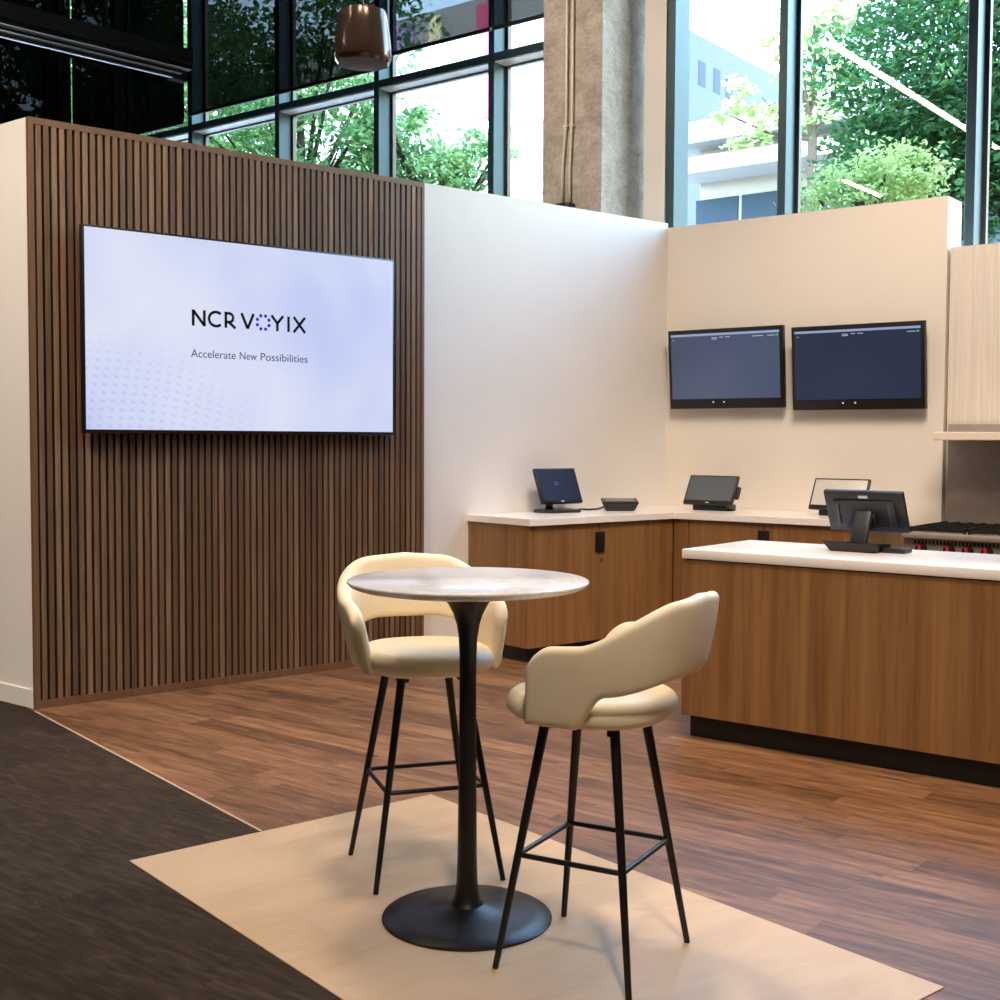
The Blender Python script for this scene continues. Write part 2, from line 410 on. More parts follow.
# ================================================================== SETTING
def quadbox(name, poly, z0, z1, mat):
    bm = bmesh.new(); prism(bm, poly, z0, z1); return struct(link(name, bm, mat))
def cxy(s, t): q = P(s, t, 0); return (q.x, q.y)
# floors: charcoal carpet planks left of X=2.285, walnut planks right of it
FX = 2.285
fx = lambda y: 2.25 + (y - 4.13) * .0193
quadbox('floor', [(fx(-12), -12), (26, -12), (26, 14), (fx(14), 14)], -.1, 0, M['walnut_floor'])
quadbox('floor', [(-16, -12), (fx(-12), -12), (fx(24), 24), (-16, 24)], -.1, 0, M['carpet'])
quadbox('trim_1', [(fx(4.13) - .005, 4.13), (fx(4.13) + .006, 4.13), (fx(6.72) + .006, 6.72), (fx(6.72) - .005, 6.72)], 0, .003, plain('pale_joint_strip', '#c2a98c', .4))
# left partition: face at Y=6.8, thick end return running back along the facade direction
ZT = 3.19
e = Vector((2.33, 6.8, 0)); r_ = -CD
inner_c = (CR.x, CR.y)
bm = bmesh.new()
prism(bm, [(2.33, 6.8), inner_c, (CR.x + .05, CR.y + .29), (2.33 + .3, 6.8 + .29), (2.33 + .3 - CD.x * 3.2, 7.09 - CD.y * 3.2), (2.33 - CD.x * 3.5, 6.8 - CD.y * 3.5)], 0, ZT)
struct(link('wall_left', bm, M['white_wall']))
# baseboard along that end return
b0 = Vector((2.33, 6.8, 0)) + CN * -.012; b1 = b0 - CD * 3.5
bm = bmesh.new(); prism(bm, [(b0.x, b0.y), (b1.x, b1.y), (b1.x + CN.x * .012, b1.y + CN.y * .012), (2.33, 6.8)], 0, .1); struct(link('baseboard_left', bm, M['white_wall']))
# right partition
quadbox('wall_right', [cxy(0, 0), cxy(2.19, 0), cxy(2.19, .29), cxy(.0, .29)], 0, 3.155, M['warm_wall'])
# ribbed tile wall behind the range
r0 = struct(link('wall_range', (lambda bm: (box(bm, 2.205, 5.6, .03, .27, 0, 2.81), bm)[1])(bmesh.new()), M['tile']))
r0.location = CR; r0.rotation_euler = (0, 0, THC)
# enclosing room (ceiling and far walls are outside the frame)
CEIL = 8.2
def cbox(name, s0, s1, t0, t1, z0, z1, mat):
    o = struct(B(name, (s0, s1, t0, t1, z0, z1), mat)); o.location = CR; o.rotation_euler = (0, 0, THC); return o
cbox('ceiling', -16, 12, -16, 1.25, CEIL, CEIL + .2, M['ceiling'])
cbox('wall_back', -16, 12, -16.2, -16, 0, CEIL, M['grey_wall'])
cbox('wall_far_left', -16.2, -16, -16, 1.2, 0, CEIL, M['ceiling'])
cbox('wall_far_right', 12, 12.2, -16, 1.2, 0, CEIL, M['grey_wall'])

# facade -----------------------------------------------------------------
T0, T1 = .902, 1.15            # front and back of the mullions, C frame
SPC = 1.517; S_FIRST = -12.126 + 5.035
MW = .073
TZ0, TZ1 = 5.115, 5.19
k0, k1 = -5, 8
cx_col = (-6.519 + 5.035, -5.90 + 5.035)
nwin = 0
for k in range(k0, k1):
    s = S_FIRST + k * SPC; nwin += 1
    root = struct(bpy.data.objects.new('window_%d' % nwin, None)); COL.objects.link(root)
    root.location = CR; root.rotation_euler = (0, 0, THC)
    sl = s
    TZ0, TZ1 = (5.115, 5.19) if k < 4 else (6.7, 6.775)
    bm = bmesh.new()
    box(bm, sl, sl + MW, T0, T1, 0, CEIL, bev=.004, seg=1)
    box(bm, sl + MW, sl + SPC, T0, T1, 0, .12)
    if k == 4:   # wide jamb beside the concrete column
        box(bm, -5.588 + 5.035 - .0, -5.508 + 5.035, T0, T1, 0, CEIL)
    link('mullion', bm, M['alu'], root)
    bm = bmesh.new()
    box(bm, sl + MW, sl + SPC, T0, T1, TZ0 + .002, TZ1, bev=.003, seg=1)
    link('transom', bm, M['alu'], root)
    bm = bmesh.new()
    box(bm, sl + MW, sl + SPC, T0 + .02, T1 - .02, TZ0 - .012, TZ0 + .002)
    link('painted_lit_underside', bm, M['pale_strip'], root)  # white strip: daylight on the transom underside put into the colour
    bm = bmesh.new()
    for (z0, z1) in ((.12, TZ0), (TZ1, CEIL)):
        box(bm, sl + MW, sl + MW + .035, T1 - .07, T1 - .02, z0, z1); box(bm, sl + SPC - .035, sl + SPC, T1 - .07, T1 - .02, z0, z1)
        box(bm, sl + MW, sl + SPC, T1 - .07, T1 - .02, z0, z0 + .035); box(bm, sl + MW, sl + SPC, T1 - .07, T1 - .02, z1 - .03, z1)
    link('glazing_bead', bm, M['steel_dark'], root)
    bm = bmesh.new(); box(bm, sl + MW + .01, sl + SPC - .01, T1 - .05, T1 - .04, .13, CEIL)
    # a single clear sheet (one surface) keeps reflections from doubling
    bm.free(); bm = bmesh.new()
    q = [bm.verts.new(v) for v in ((sl + MW, T1 - .045, .12), (sl + SPC, T1 - .045, .12), (sl + SPC, T1 - .045, CEIL), (sl + MW, T1 - .045, CEIL))]
    bm.faces.new(q); link('pane', bm, M['glass'], root)
cbox('wall_daylight_block', S_FIRST + 8 * SPC, 12, T0, T1, 0, CEIL, M['grey_wall'])  # unseen solid stretch, added to cut daylight from the far right
# plastered pier between column and the first right-hand window
o = cbox('trim_2', -5.80 + 5.035, -5.588 + 5.035, T0 - .02, T1, 0, CEIL, M['warm_wall'])
# concrete column
col = empty('concrete_column', 'board-marked raw concrete column rising behind the white partition', 'column', CR, THC)
bm = bmesh.new(); box(bm, cx_col[0], cx_col[1],   .345, 1.075, 0, CEIL, bev=.012, seg=1)
link('shaft', bm, M['concrete'], col)
# conduits on the column face
JB = 3.49
for nm, s_, lab in (('l', -6.245 + 5.035, 'left pipe of the steel conduit pair on the concrete column'), ('r', -6.185 + 5.035, 'right pipe of the steel conduit pair on the concrete column')):
    c = empty('conduit_pipe', lab, 'pipe', P(s_, .322, 0), THC, 'conduit pipes on the column')
    off = -.035 if nm == 'l' else -.02
    bm = bmesh.new(); tube(bm, [(off, 0, JB + .02), (off, 0, JB + .35), (0, 0, JB + .75), (0, 0, CEIL)], .0135, 10); link('pipe', bm, M['conduit'], c, 'all')
    bm = bmesh.new(); box(bm, -.025, .025, -.016, .023, 4.18, 4.2); link('strap', bm, M['conduit'], c)
jb = B('junction_box', (-.075, .065, -.055, .055, 3.2, JB + .03), M['black_plastic'], None, bev=.004); jb.location = P(-6.225 + 5.035, .29, 0); jb.rotation_euler = (0, 0, THC)
tag(jb, 'small black junction box under the two conduit pipes', 'junction box')

# roller blinds ------------------------------------------------------------
BT = 9.3 - 8.628
BS = 5.035
def blind(s0, s1, zb, mat, label):
    r = empty('roller_blind', label, 'blind', P(0, BT, 0), THC, 'roller blinds on the upper glazing')
    bm = bmesh.new(); box(bm, s0, s1, -.0015, .0015, zb + .03, CEIL - .11); link('fabric', bm, mat, r)
    bm = bmesh.new(); box(bm, s0, s1, -.012, .012, zb, zb + .035, bev=.004, seg=1); link('hem_bar', bm, M['blind_bar'], r)
    bm = bmesh.new(); tube(bm, [(s0, .02, CEIL - .08), (s1, .02, CEIL - .08)], .05, 12); link('roller_tube', bm, M['blind_bar'], r)
blind(-17.2 + BS, -14.165 + BS, 5.12, M['blind_black'], 'black roller blind furthest left, above the low white partition end')
blind(-14.135 + BS, -11.90 + BS, 5.125, M['blind_black'], 'black roller blind crossed by the black ceiling beam')
blind(-11.835 + BS, -8.68 + BS, 5.20, M['blind_dark'], 'widest black roller blind, behind the hanging speaker')
blind(-8.65 + BS, -7.36 + BS, 5.31, M['blind_light'], 'greyer see-through roller blind just right of the hanging speaker')
blind(-7.33 + BS, -5.95 + BS, 5.31, M['blind_light'], 'short piece of grey roller blind beside the concrete column')

# black ceiling beam with three bright rails
bd = Vector((.995, .101, 0)).normalized(); tip = Vector((6.282, 13.132, 5.556))
bth = math.atan2(bd.y, bd.x)
bmr = empty('ceiling_beam', 'long black overhead beam with three thin bright rails at upper left', 'beam', tip, bth)
B('beam_body', (-8, 0, -.1, .1, .085, .24), M['ceiling'], bmr)
for i, zz in enumerate((.015, -.04, -.095)):
    bm = bmesh.new(); box(bm, -8, -.02 - .1 * i, -.1 + .03 * i, .1, zz - .005, zz + .005); link('rail', bm, M['rail'], bmr)
for x in (-7, -5, -3, -1): B('hanger', (x - .02, x + .02, -.03, .03, .24, CEIL - tip.z - .002), M['ceiling'], bmr)
B('rail_carrier', (-8, -.02, -.02, .1, -.1, .085), M['ceiling'], bmr)

# pendant speaker ------------------------------------------------------------
sp = empty('pendant_speaker', 'bronze barrel-shaped speaker hanging in front of the dark blinds', 'speaker', (3.405, 5.195, 3.31))
R = .15
prof = [(r * .92, z * .81) for r, z in [(0, .005), (.118, .0), (.13, .002), (.146, .018), (.151, .04), (.150, .09), (.145, .16), (.138, .23), (.130, .285), (.122, .308), (.1, .318), (0, .32)]]
bm = bmesh.new(); lathe(bm, prof[2:], 64); link('shell', bm, M['bronze'], sp, True)
bm = bmesh.new(); lathe(bm, [(0, -.002), (.108, -.002), (.121, .003), (.121, .01), (0, .01)], 64); link('grille', bm, M['grille'], sp, True)
bm = bmesh.new(); tube(bm, [(0, 0, .255), (0, 0, CEIL - 3.312)], .004, 8); link('cable', bm, M['black_metal'], sp)

# two linear ceiling lights (above the frame; seen mirrored in the glazing)
for s_, d0, d1, lab in ((-.2, 1.6, 7.3, 'long linear pendant light mirrored in the right-hand window'), (-2.72, -.7, .85, 'short linear pendant light mirrored low in the right-hand window')):
    r = empty('linear_light', lab, 'light', P(s_, 0, 5.5), THC, 'linear pendant lights')
    B('diffuser', (-.035, .035, d0 - 8.628, d1 - 8.628, 0, .03), M['lamp'], r)
    B('housing', (-.04, .04, d0 - 8.628 - .01, d1 - 8.628 + .01, .03, .1), M['black_metal'], r)
    for q in (.15, .85): B('suspension_wire', (-.004, .004, d0 - 8.628 + (d1 - d0) * q - .004, d0 - 8.628 + (d1 - d0) * q + .004, .1, CEIL - 5.502), M['black_metal'], r)

# ================================================================== SLAT PANEL + TELEVISION
X0, X1 = 2.318, 4.925
sl = empty('slat_panel', 'tall dark walnut vertical slat wall panel behind the television', 'wall panel', (0, 6.8, 0))
B('backing', (X0 + .01, X1 - .01, -.008, 0, .01, 3.17), M['felt'], sl)
bm = bmesh.new(); x = X0 + .042; pitch_ = .0425
while x < X1 - .045:
    box(bm, x, x + .027, -.028, -.008, .045, 3.15); x += pitch_
link('slats', bm, M['slat'], sl)
bm = bmesh.new()
box(bm, X0, X0 + .03, -.03, 0, 0, 3.185); box(bm, X1 - .022, X1, -.03, 0, 0, 3.185)
box(bm, X0 + .03, X1 - .022, -.03, 0, 3.15, 3.185); box(bm, X0 + .03, X1 - .022, -.03, 0, 0, .045)
link('frame', bm, M['slat_frame'], sl)

TW, TH = 2.056, 1.137
tv = empty('wall_television', 'very large black-framed television on the walnut slat panel showing a pale lilac slide', 'television', (3.605, 6.70, 2.072))
bm = bmesh.new(); box(bm, -TW / 2, TW / 2, 0, .04, -TH / 2, TH / 2, bev=.004, seg=2); box(bm, -.7, .7, .04, .055, -.4, .35)
link('casing', bm, M['black_plastic'], tv, True)
B('wall_bracket', (-.4, .4, .05, .073, -.25, .25), M['black_metal'], tv)
SW, SH = TW - .026, TH - .034
scr = B('screen', (-SW / 2, SW / 2, -.002, .001, -SH / 2 + .004, SH / 2 + .004), mat_tv('television_picture', SW, SH, .93), tv)
# wordmark, drawn as strokes
def stroke_letters(name, letters, mat, parent, h, w):
    for x0, strokes in letters:
        bm = bmesh.new()
        for st in strokes:
            for a, b_ in zip(st, st[1:]):
                a_ = Vector((a[0] + x0, 0, a[1])); c_ = Vector((b_[0] + x0, 0, b_[1])); d = c_ - a_
                if d.length < 1e-6: continue
                ang = math.atan2(d.z, d.x); L = d.length
                mt = Matrix.Translation((a_ + c_) / 2) @ Matrix.Rotation(-ang, 4, 'Y')
                box(bm, -L / 2 - .0, L / 2 + .0, -.0012, .0012, -w / 2, w / 2, mtx=mt)
        o = link(name, bm, mat, parent); o.location = (0, -.0035, .103)
Lh = .093; lw_ = .0165
arc = lambda cx, cz, rx, rz, a0, a1, n=14: [(cx + rx * math.cos(math.radians(a0 + (a1 - a0) * k / n)), cz + rz * math.sin(math.radians(a0 + (a1 - a0) * k / n))) for k in range(n + 1)]
hh = Lh / 2
letters = [
    (-.389, [[(.008, -hh), (.008, hh)], [(.008, hh - .004), (.078, -hh + .004)], [(.078, -hh), (.078, hh)]]),
    (-.285, [arc(.048, 0, .045, .041, 48, 312, 22)]),
    (-.182, [[(.008, -hh), (.008, hh)], arc(.03, hh - .033, .026, .0255, 90, -90, 10), [(.0, hh - .0075), (.03, hh - .0075)], [(.0, hh - .0585), (.03, hh - .0585)], [(.028, hh - .06), (.07, -hh)]]),
    (-.075, [[(.003, hh), (.043, -hh + .003)], [(.083, hh), (.043, -hh + .003)]]),
    (.128, [[(.0, hh), (.04, .0)], [(.08, hh), (.04, .0)], [(.04, .008), (.04, -hh)]]),
    (.233, [[(.012, -hh), (.012, hh)]]),
    (.278, [[(.003, -hh), (.082, hh)], [(.003, hh), (.082, -hh)]]),
]
stroke_letters('logo_letter', letters, M['ink'], scr, Lh, lw_)
for k in range(8):
    a = 2 * PI * (k + .5) / 8
    m_ = Matrix.Translation((.072 + .042 * math.cos(a), 0, .042 * math.sin(a))) @ Matrix.Rotation(PI / 2, 4, 'X')
    bm = bmesh.new(); bmesh.ops.create_cone(bm, cap_ends=True, segments=20, radius1=.0105, radius2=.0105, depth=.0024, matrix=m_)
    dt = link('logo_dot', bm, M['dots'], scr); dt.location = (0, -.0035, .103); dt['label'] = 'violet dot of the ring'
for wd, xl, ww in (('Accelerate', -.396, .285), ('New', -.085, .113), ('Possibilities', .054, .324)):
    text_mesh('tagline_word', wd, .066, M['tag_ink'], scr, (xl, -.0035, -.125), align='LEFT', width=ww)

# ================================================================== WALL MONITORS
def wall_monitor(s0, s1, zb, zt, label, mat, brighter):
    w = s1 - s0; h = zt - zb
    r = empty('wall_monitor', label, 'monitor', P((s0 + s1) / 2, 0, (zb + zt) / 2), THC, 'monitors on the right partition')
    tl = Matrix.Translation((0, -.085, 0)) @ Matrix.Rotation(math.radians(5), 4, 'X')
    bm = bmesh.new(); box(bm, -w / 2, w / 2, -.02, .025, -h / 2, h / 2, bev=.004, seg=2, mtx=tl); box(bm, -w * .3, w * .3, .02, .05, -h * .3, h * .25, mtx=tl)
    link('casing', bm, M['black_plastic'], r, True)
    bm = bmesh.new(); box(bm, -.06, .06, -.06, 0, -.05, .05); box(bm, -.12, .12, -.012, 0, -.12, .12); link('wall_bracket', bm, M['black_metal'], r)
    bz = .026
    bm = bmesh.new(); box(bm, -w / 2 + bz, w / 2 - bz, -.0225, -.0205, -h / 2 + .075, h / 2 - .03, mtx=tl); sc = link('screen', bm, mat, r)
    bm = bmesh.new(); box(bm, -w / 2 + bz, w / 2 - bz, -.0235, -.0222, h / 2 - .05, h / 2 - .034, mtx=tl); b_ = link('title_bar', bm, M['ui_bar'], sc)
    for x_, ww, zz in ((-w * .08, .045, .068), (-w * .02, .032, .066), (w * .035, .04, .066), (-w * .08, .045, .078), (-w / 2 + .05, .012, .075), (w / 2 - .09, .06, .07)) + (((w / 2 - .2, .09, .07),) if brighter else ()):
        B('menu_item', (x_ - ww / 2, x_ + ww / 2, -.0235, -.0222, h / 2 - zz - .0022, h / 2 - zz + .0022), M['ui_white'], sc, mtx=tl)
    for x_ in (-.1, -.01): B('button_icon', (x_ - .006, x_ + .006, -.0235, -.0205, -h / 2 + .043, -h / 2 + .055), M['ui_white'], sc, mtx=tl)
    bm = bmesh.new(); box(bm, w / 2 - .052, w / 2 - .036, -.0235, -.0222, h / 2 - .076, h / 2 - .063, mtx=tl); link('status_light', bm, M['ui_green'], sc)
wall_monitor(.085, 1.047, 1.727, 2.333, 'left wall monitor, nearer the room corner, with a lighter slate screen', M['mon'], True)
wall_monitor(1.117, 2.09, 1.706, 2.31, 'right wall monitor, nearer the range, with a darker navy screen', M['mon_dim'], False)

# ================================================================== COUNTERS
ZC = .96; TK = .046
NX = 5.315
t_leg = -.75
s_in = (6.13 - 6.8 - t_leg * CN.y) / CD.y
ci = P(s_in, t_leg, 0)
wt = bmesh.new(); prism(wt, [(NX, 6.798), (NX, 6.13), (ci.x, ci.y), cxy(1.965, t_leg), cxy(1.965, -.002), cxy(.002, -.002)], ZC - TK, ZC)
bmesh.ops.bevel(wt, geom=[e for e in wt.edges if abs(e.verts[0].co.z - e.verts[1].co.z) < .001 and e.verts[0].co.z > ZC - .01], offset=.004, segments=2, affect='EDGES')
tag(link('corner_worktop', wt, M['quartz'], None, True), 'white L-shaped quartz worktop along both partitions', 'worktop')
# cabinet along left partition
DB = .10
ca = empty('base_cabinet', 'wood-grain base cabinet against the left white partition with black pull and lock', 'cabinet', (0, 6.8, 0), 0, 'corner base cabinets')
yb = -.645
t_f = t_leg + .022
s_b = (6.155 - 6.8 - t_f * CN.y) / CD.y; cb = P(s_b, t_f, 0)
bm = bmesh.new(); prism(bm, [(NX + .012, -.003), (NX + .012, yb + .02), (cb.x - .002, yb + .02), (cb.x + .1, -.003)], DB, ZC - TK); link('carcass', bm, M['laminate'], ca)
for xa, xb_ in ((NX + .013, 5.972), (5.976, 6.447)):
    bm = bmesh.new(); box(bm, xa, xb_, yb, yb + .02, DB, ZC - TK - .004, bev=.0015, seg=1); d_ = link('door', bm, M['laminate'], ca)
bm = bmesh.new(); box(bm, 6.451, cb.x - .003, yb, yb + .02, DB, ZC - TK - .004, bev=.0015, seg=1); link('filler_panel', bm, M['laminate'], ca)
B('pull', (5.932, 6.015, yb - .012, yb, .71, .85), M['black_metal'], ca, bev=.002)
bm = bmesh.new(); m_ = Matrix.Translation((5.99, yb - .004, .655)) @ Matrix.Rotation(PI / 2, 4, 'X'); bmesh.ops.create_cone(bm, cap_ends=True, segments=16, radius1=.011, radius2=.009, depth=.012, matrix=m_)
link('lock', bm, M['chrome'], ca, True)
bm = bmesh.new(); prism(bm, [(NX + .06, -.003), (NX + .06, yb + .07), (cb.x, yb + .07), (cb.x + .1, -.003)], 0, DB); link('toe_kick', bm, M['toe'], ca)
# cabinet along right partition
cc = empty('base_cabinet', 'wood-grain base cabinet under the two wall monitors, mostly hidden by the island', 'cabinet', CR, THC, 'corner base cabinets')
def loc_c(x, y):
    v = Vector((x, y, 0)) - CR; return (v.dot(CD), v.dot(CN))
pb = loc_c(cb.x, cb.y); pw_ = loc_c(cb.x + .1 + .02, 6.8)
bm = bmesh.new(); prism(bm, [(pb[0] + .002, t_f + .02), (1.955, t_f + .02), (1.955, -.003), (.03, -.003), (pb[0] - .02, t_f + .06)], DB, ZC - TK); link('carcass', bm, M['laminate'], cc)
bm = bmesh.new(); box(bm, pb[0] + .003, .622, t_f, t_f + .02, DB, ZC - TK - .004, bev=.0015, seg=1); link('filler_panel', bm, M['laminate'], cc)
for sa, sb_ in ((.626, 1.214), (1.218, 1.955)):
    bm = bmesh.new(); box(bm, sa, sb_, t_f, t_f + .02, DB, ZC - TK - .004, bev=.0015, seg=1); link('door', bm, M['laminate'], cc)
B('pull', (1.174, 1.256, t_f - .012, t_f, .71, .86), M['black_metal'], cc, bev=.002)
bm = bmesh.new(); prism(bm, [(pb[0] + .04, t_f + .07), (1.94, t_f + .07), (1.94, -.003), (.1, -.003)], 0, DB); link('toe_kick', bm, M['toe'], cc)

# island
ZI = .942; TI = .047
il = empty('island_cabinet', 'long wood-grain island cabinet on a black recessed plinth at right', 'cabinet', P(1.974, -3.212, 0), THC)
bm = bmesh.new(); box(bm, .0, 3.4, .01, .728, .112, ZI - TI - .006, bev=.002, seg=1); link('carcass', bm, M['laminate'], il)
bm = bmesh.new(); box(bm, .02, 3.4, .02, .72, ZI - TI - .006, ZI - TI); link('shadow_gap', bm, M['toe'], il)
bm = bmesh.new(); box(bm, .028, 3.36, .06, .69, 0, .112); link('toe_kick', bm, M['toe'], il)
o = B('island_worktop', (0, 3.42, 0, .74, ZI - TI, ZI), M['quartz'], None, bev=.004); o.location = P(1.974, -3.212, 0); o.rotation_euler = (0, 0, THC)
tag(o, 'thick white quartz slab on top of the island', 'worktop')

# ================================================================== GAS RANGE
gr = empty('gas_range', 'stainless steel gas range with black grates and red-marked knobs beyond the island', 'stove', P(2.215, -.80, 0), THC)
GW = 1.5
bm = bmesh.new(); box(bm, 0, GW, .05, .79, .12, .72); link('body', bm, M['steel'], gr)
bm = bmesh.new(); box(bm, 0, GW, .025, .05, .14, .70, bev=.004, seg=1); link('oven_door', bm, M['steel'], gr)
bm = bmesh.new(); box(bm, 0, GW, .01, .79, .72, .868); link('control_panel', bm, M['steel'], gr)
bm = bmesh.new()
for k in range(62): box(bm, .07 + k * .023, .083 + k * .023, .0085, .0105, .834, .858)
link('vent_slots', bm, M['iron'], gr)
bm = bmesh.new(); box(bm, 0, GW, -.03, .79, .868, .905, bev=.008, seg=2); link('cooktop', bm, M['steel'], gr, True)
for kx in (.115, .29, .405, .52, .69):
    kb = bpy.data.objects.new('knob', None); COL.objects.link(kb); kb.parent = gr; kb.location = (kx, .01, .803)
    bm = bmesh.new(); bmesh.ops.create_cone(bm, cap_ends=True, segments=24, radius1=.036, radius2=.03, depth=.03, matrix=Matrix.Translation((0, -.015, 0)) @ Matrix.Rotation(PI / 2, 4, 'X')); link('knob_body', bm, M['iron'], kb, True)
    B('knob_mark', (-.011, .005, -.034, -.03, -.024, .026), M['red'], kb)
for gx in range(4):
    bm = bmesh.new(); x0 = .03 + gx * .365
    for q in range(5): box(bm, x0 + q * .084, x0 + q * .084 + .014, .03, .72, .918, .94)
    for q in range(5): box(bm, x0, x0 + .35, .03 + q * .169, .044 + q * .169, .912, .934)
    for a_ in (x0, x0 + .335):
        for b_ in (.03, .705): box(bm, a_, a_ + .014, b_, b_ + .014, .905, .93)
    link('burner_grate', bm, M['iron'], gr)
bgd = B('backguard', (.02, GW, .765, .79, .905, 1.60), M['steel'], gr, bev=.003)
bm = bmesh.new(); box(bm, .03, GW, .42, .79, 1.49, 1.545, bev=.004, seg=1); link('shelf', bm, plain('warm_steel_shelf', '#efe0cc', .4, .1, var=.03), bgd)
for lx in (.06, 1.38):
    for ly in (.08, .7): B('foot', (lx, lx + .05, ly, ly + .05, 0, .12), M['steel_dark'], gr)

# ================================================================== POINT OF SALE TERMINALS
def slab_tilt(w, h, th, tilt, bev=.006):
    bm = bmesh.new(); box(bm, -w / 2, w / 2, 0, th, 0, h, bev=bev, seg=2, mtx=Matrix.Rotation(math.radians(-tilt), 4, 'X')); return bm
def pos_terminal(label, loc, face, kind):
    """local -y is the direction the screen faces"""
    r = empty('payment_terminal', label, 'cash register', loc, face)
    if kind == 'octagon':
        bm = bmesh.new(); poly = [(-.17, -.06), (-.11, -.11), (.11, -.11), (.17, -.06), (.17, .06), (.11, .11), (-.11, .11), (-.17, .06)]
        prism(bm, poly, 0, .022); bmesh.ops.bevel(bm, geom=[e for e in bm.edges if e.verts[0].co.z > .02 and e.verts[1].co.z > .02], offset=.006, segments=2, affect='EDGES'); link('base', bm, M['dark_plastic'], r, True)
        bm = bmesh.new(); tube(bm, [(-.05, .03, .02), (-.05, .03, .055), (-.04, .01, .085)], [.032, .026, .024], 16); link('neck', bm, M['black_plastic'], r, 'all')
        W_, H_, tl, z0, y0, x0 = .365, .27, 24, .07, -.07, 0
    elif kind == 'low':
        bm = bmesh.new(); box(bm, -.14, .14, -.08, .08, 0, .045, bev=.006); link('base', bm, M['black_plastic'], r, True)
        bm = bmesh.new(); box(bm, -.05, .05, -.045, .03, .04, .13, bev=.01); link('neck', bm, M['black_plastic'], r, True)
        W_, H_, tl, z0, y0, x0 = .405, .242, 29, .05, -.12, 0
    elif kind == 'wedge':
        bm = bmesh.new()
        a = [(-.135, -.10), (.15, -.10), (.15, .10), (-.135, .10)]; b_ = [(-.11, -.07), (.115, -.07), (.115, .08), (-.11, .08)]
        va = [bm.verts.new((x, y, .05 if y > 0 else .035)) for x, y in a]; vb = [bm.verts.new((x, y, 0)) for x, y in b_]
        bm.faces.new(va); bm.faces.new(vb)
        for k in range(4): bm.faces.new((va[k], va[(k + 1) % 4], vb[(k + 1) % 4], vb[k]))
        bmesh.ops.recalc_face_normals(bm, faces=bm.faces); bmesh.ops.bevel(bm, geom=list(bm.edges), offset=.004, segments=2, affect='EDGES'); link('base', bm, M['black_plastic'], r, True)
        bm = bmesh.new(); box(bm, -.04, .04, -.02, .015, .03, .21, bev=.006, mtx=Matrix.Translation((0, .02, 0)) @ Matrix.Rotation(math.radians(24), 4, 'X')); link('neck', bm, M['dark_plastic'], r, True)
        W_, H_, tl, z0, y0, x0 = .405, .228, 28, .10, -.16, 0
    R_ = Matrix.Translation((x0, y0, z0)) @ Matrix.Rotation(math.radians(-tl), 4, 'X')
    bm = bmesh.new(); box(bm, -W_ / 2, W_ / 2, 0, .028, 0, H_, bev=.007, seg=2, mtx=R_)
    hd = link('display', bm, M['black_plastic'], r, True)
    scm = {'octagon': M['pos_navy']}.get(kind, M['pos_off'])
    if 'pale reflective' in label: scm = M['pos_painted_glare']
    bm = bmesh.new(); box(bm, -W_ / 2 + .014, W_ / 2 - .014, -.0015, .001, .03 if kind != 'octagon' else .02, H_ - .014, mtx=R_); link('screen', bm, scm, hd)
    bm = bmesh.new(); box(bm, -.014, .014, -.0022, -.0002, .01, .017, mtx=R_); link('badge', bm, M['badge'], hd)
    if kind == 'octagon':
        bm = bmesh.new(); m_ = R_ @ Matrix.Translation((-.02, -.0018, .15)) @ Matrix.Rotation(PI / 2, 4, 'X')
        for k in range(8): bmesh.ops.create_cone(bm, cap_ends=True, segments=10, radius1=.004, radius2=.004, depth=.001, matrix=m_ @ Matrix.Translation((.014 * math.cos(k * PI / 4), .014 * math.sin(k * PI / 4), 0)))
        link('screen_emblem', bm, M['pos_violet'], hd)
    if kind == 'low' and 'card' in label:
        bm = bmesh.new(); box(bm, W_ / 2 - .002, W_ / 2 + .03, .005, .035, .06, .155, bev=.005, mtx=R_); link('card_reader', bm, M['black_plastic'], r, True)
        bm = bmesh.new(); box(bm, .10, .17, -.05, -.0, 0, .014, bev=.004); link('cable_plug', bm, M['dark_plastic'], r, True)
    if kind == 'wedge':
        bm = bmesh.new(); box(bm, -.155, .155, .028, .045, .035, H_ - .045, bev=.008, seg=2, mtx=R_); link('rear_cover', bm, M['dark_plastic'], hd, True)
        bm = bmesh.new(); box(bm, -.06, .045, .045, .062, .04, .12, bev=.006, seg=2, mtx=R_); link('mount_plate', bm, M['black_plastic'], hd, True)
        bm = bmesh.new(); box(bm, -.024, .024, .0275, .0298, H_ - .034, H_ - .02, mtx=R_); lb = link('rear_badge', bm, M['badge'], hd)
        rib_m = plain('grey_rib', '#4a4c50', .35)
        for x_ in (-.135, .125): B('rear_rib', (x_, x_ + .012, .044, .052, .05, H_ - .06), rib_m, hd, bev=.003, mtx=R_)
        bm = bmesh.new(); box(bm, -.235, -.125, -.09, .02, 0, .022, bev=.005); link('card_reader', bm, M['dark_plastic'], r, True)
    return r
T1_ = pos_terminal('black touchscreen on an octagonal stand with a small violet emblem', (6.0, 6.62, ZC), math.radians(-5), 'octagon')
pos_terminal('black touchscreen with a side card reader on the worktop near the room corner', P(.60, -.30, ZC), THC, 'low')
pos_terminal('touchscreen with a pale reflective look painted on its display, behind the island terminal', P(1.60, -.30, ZC), THC, 'low')
pos_terminal('black touchscreen seen from behind, standing on the island worktop', tuple(Vector((5.234, 3.572, ZI))), THC + PI, 'wedge')
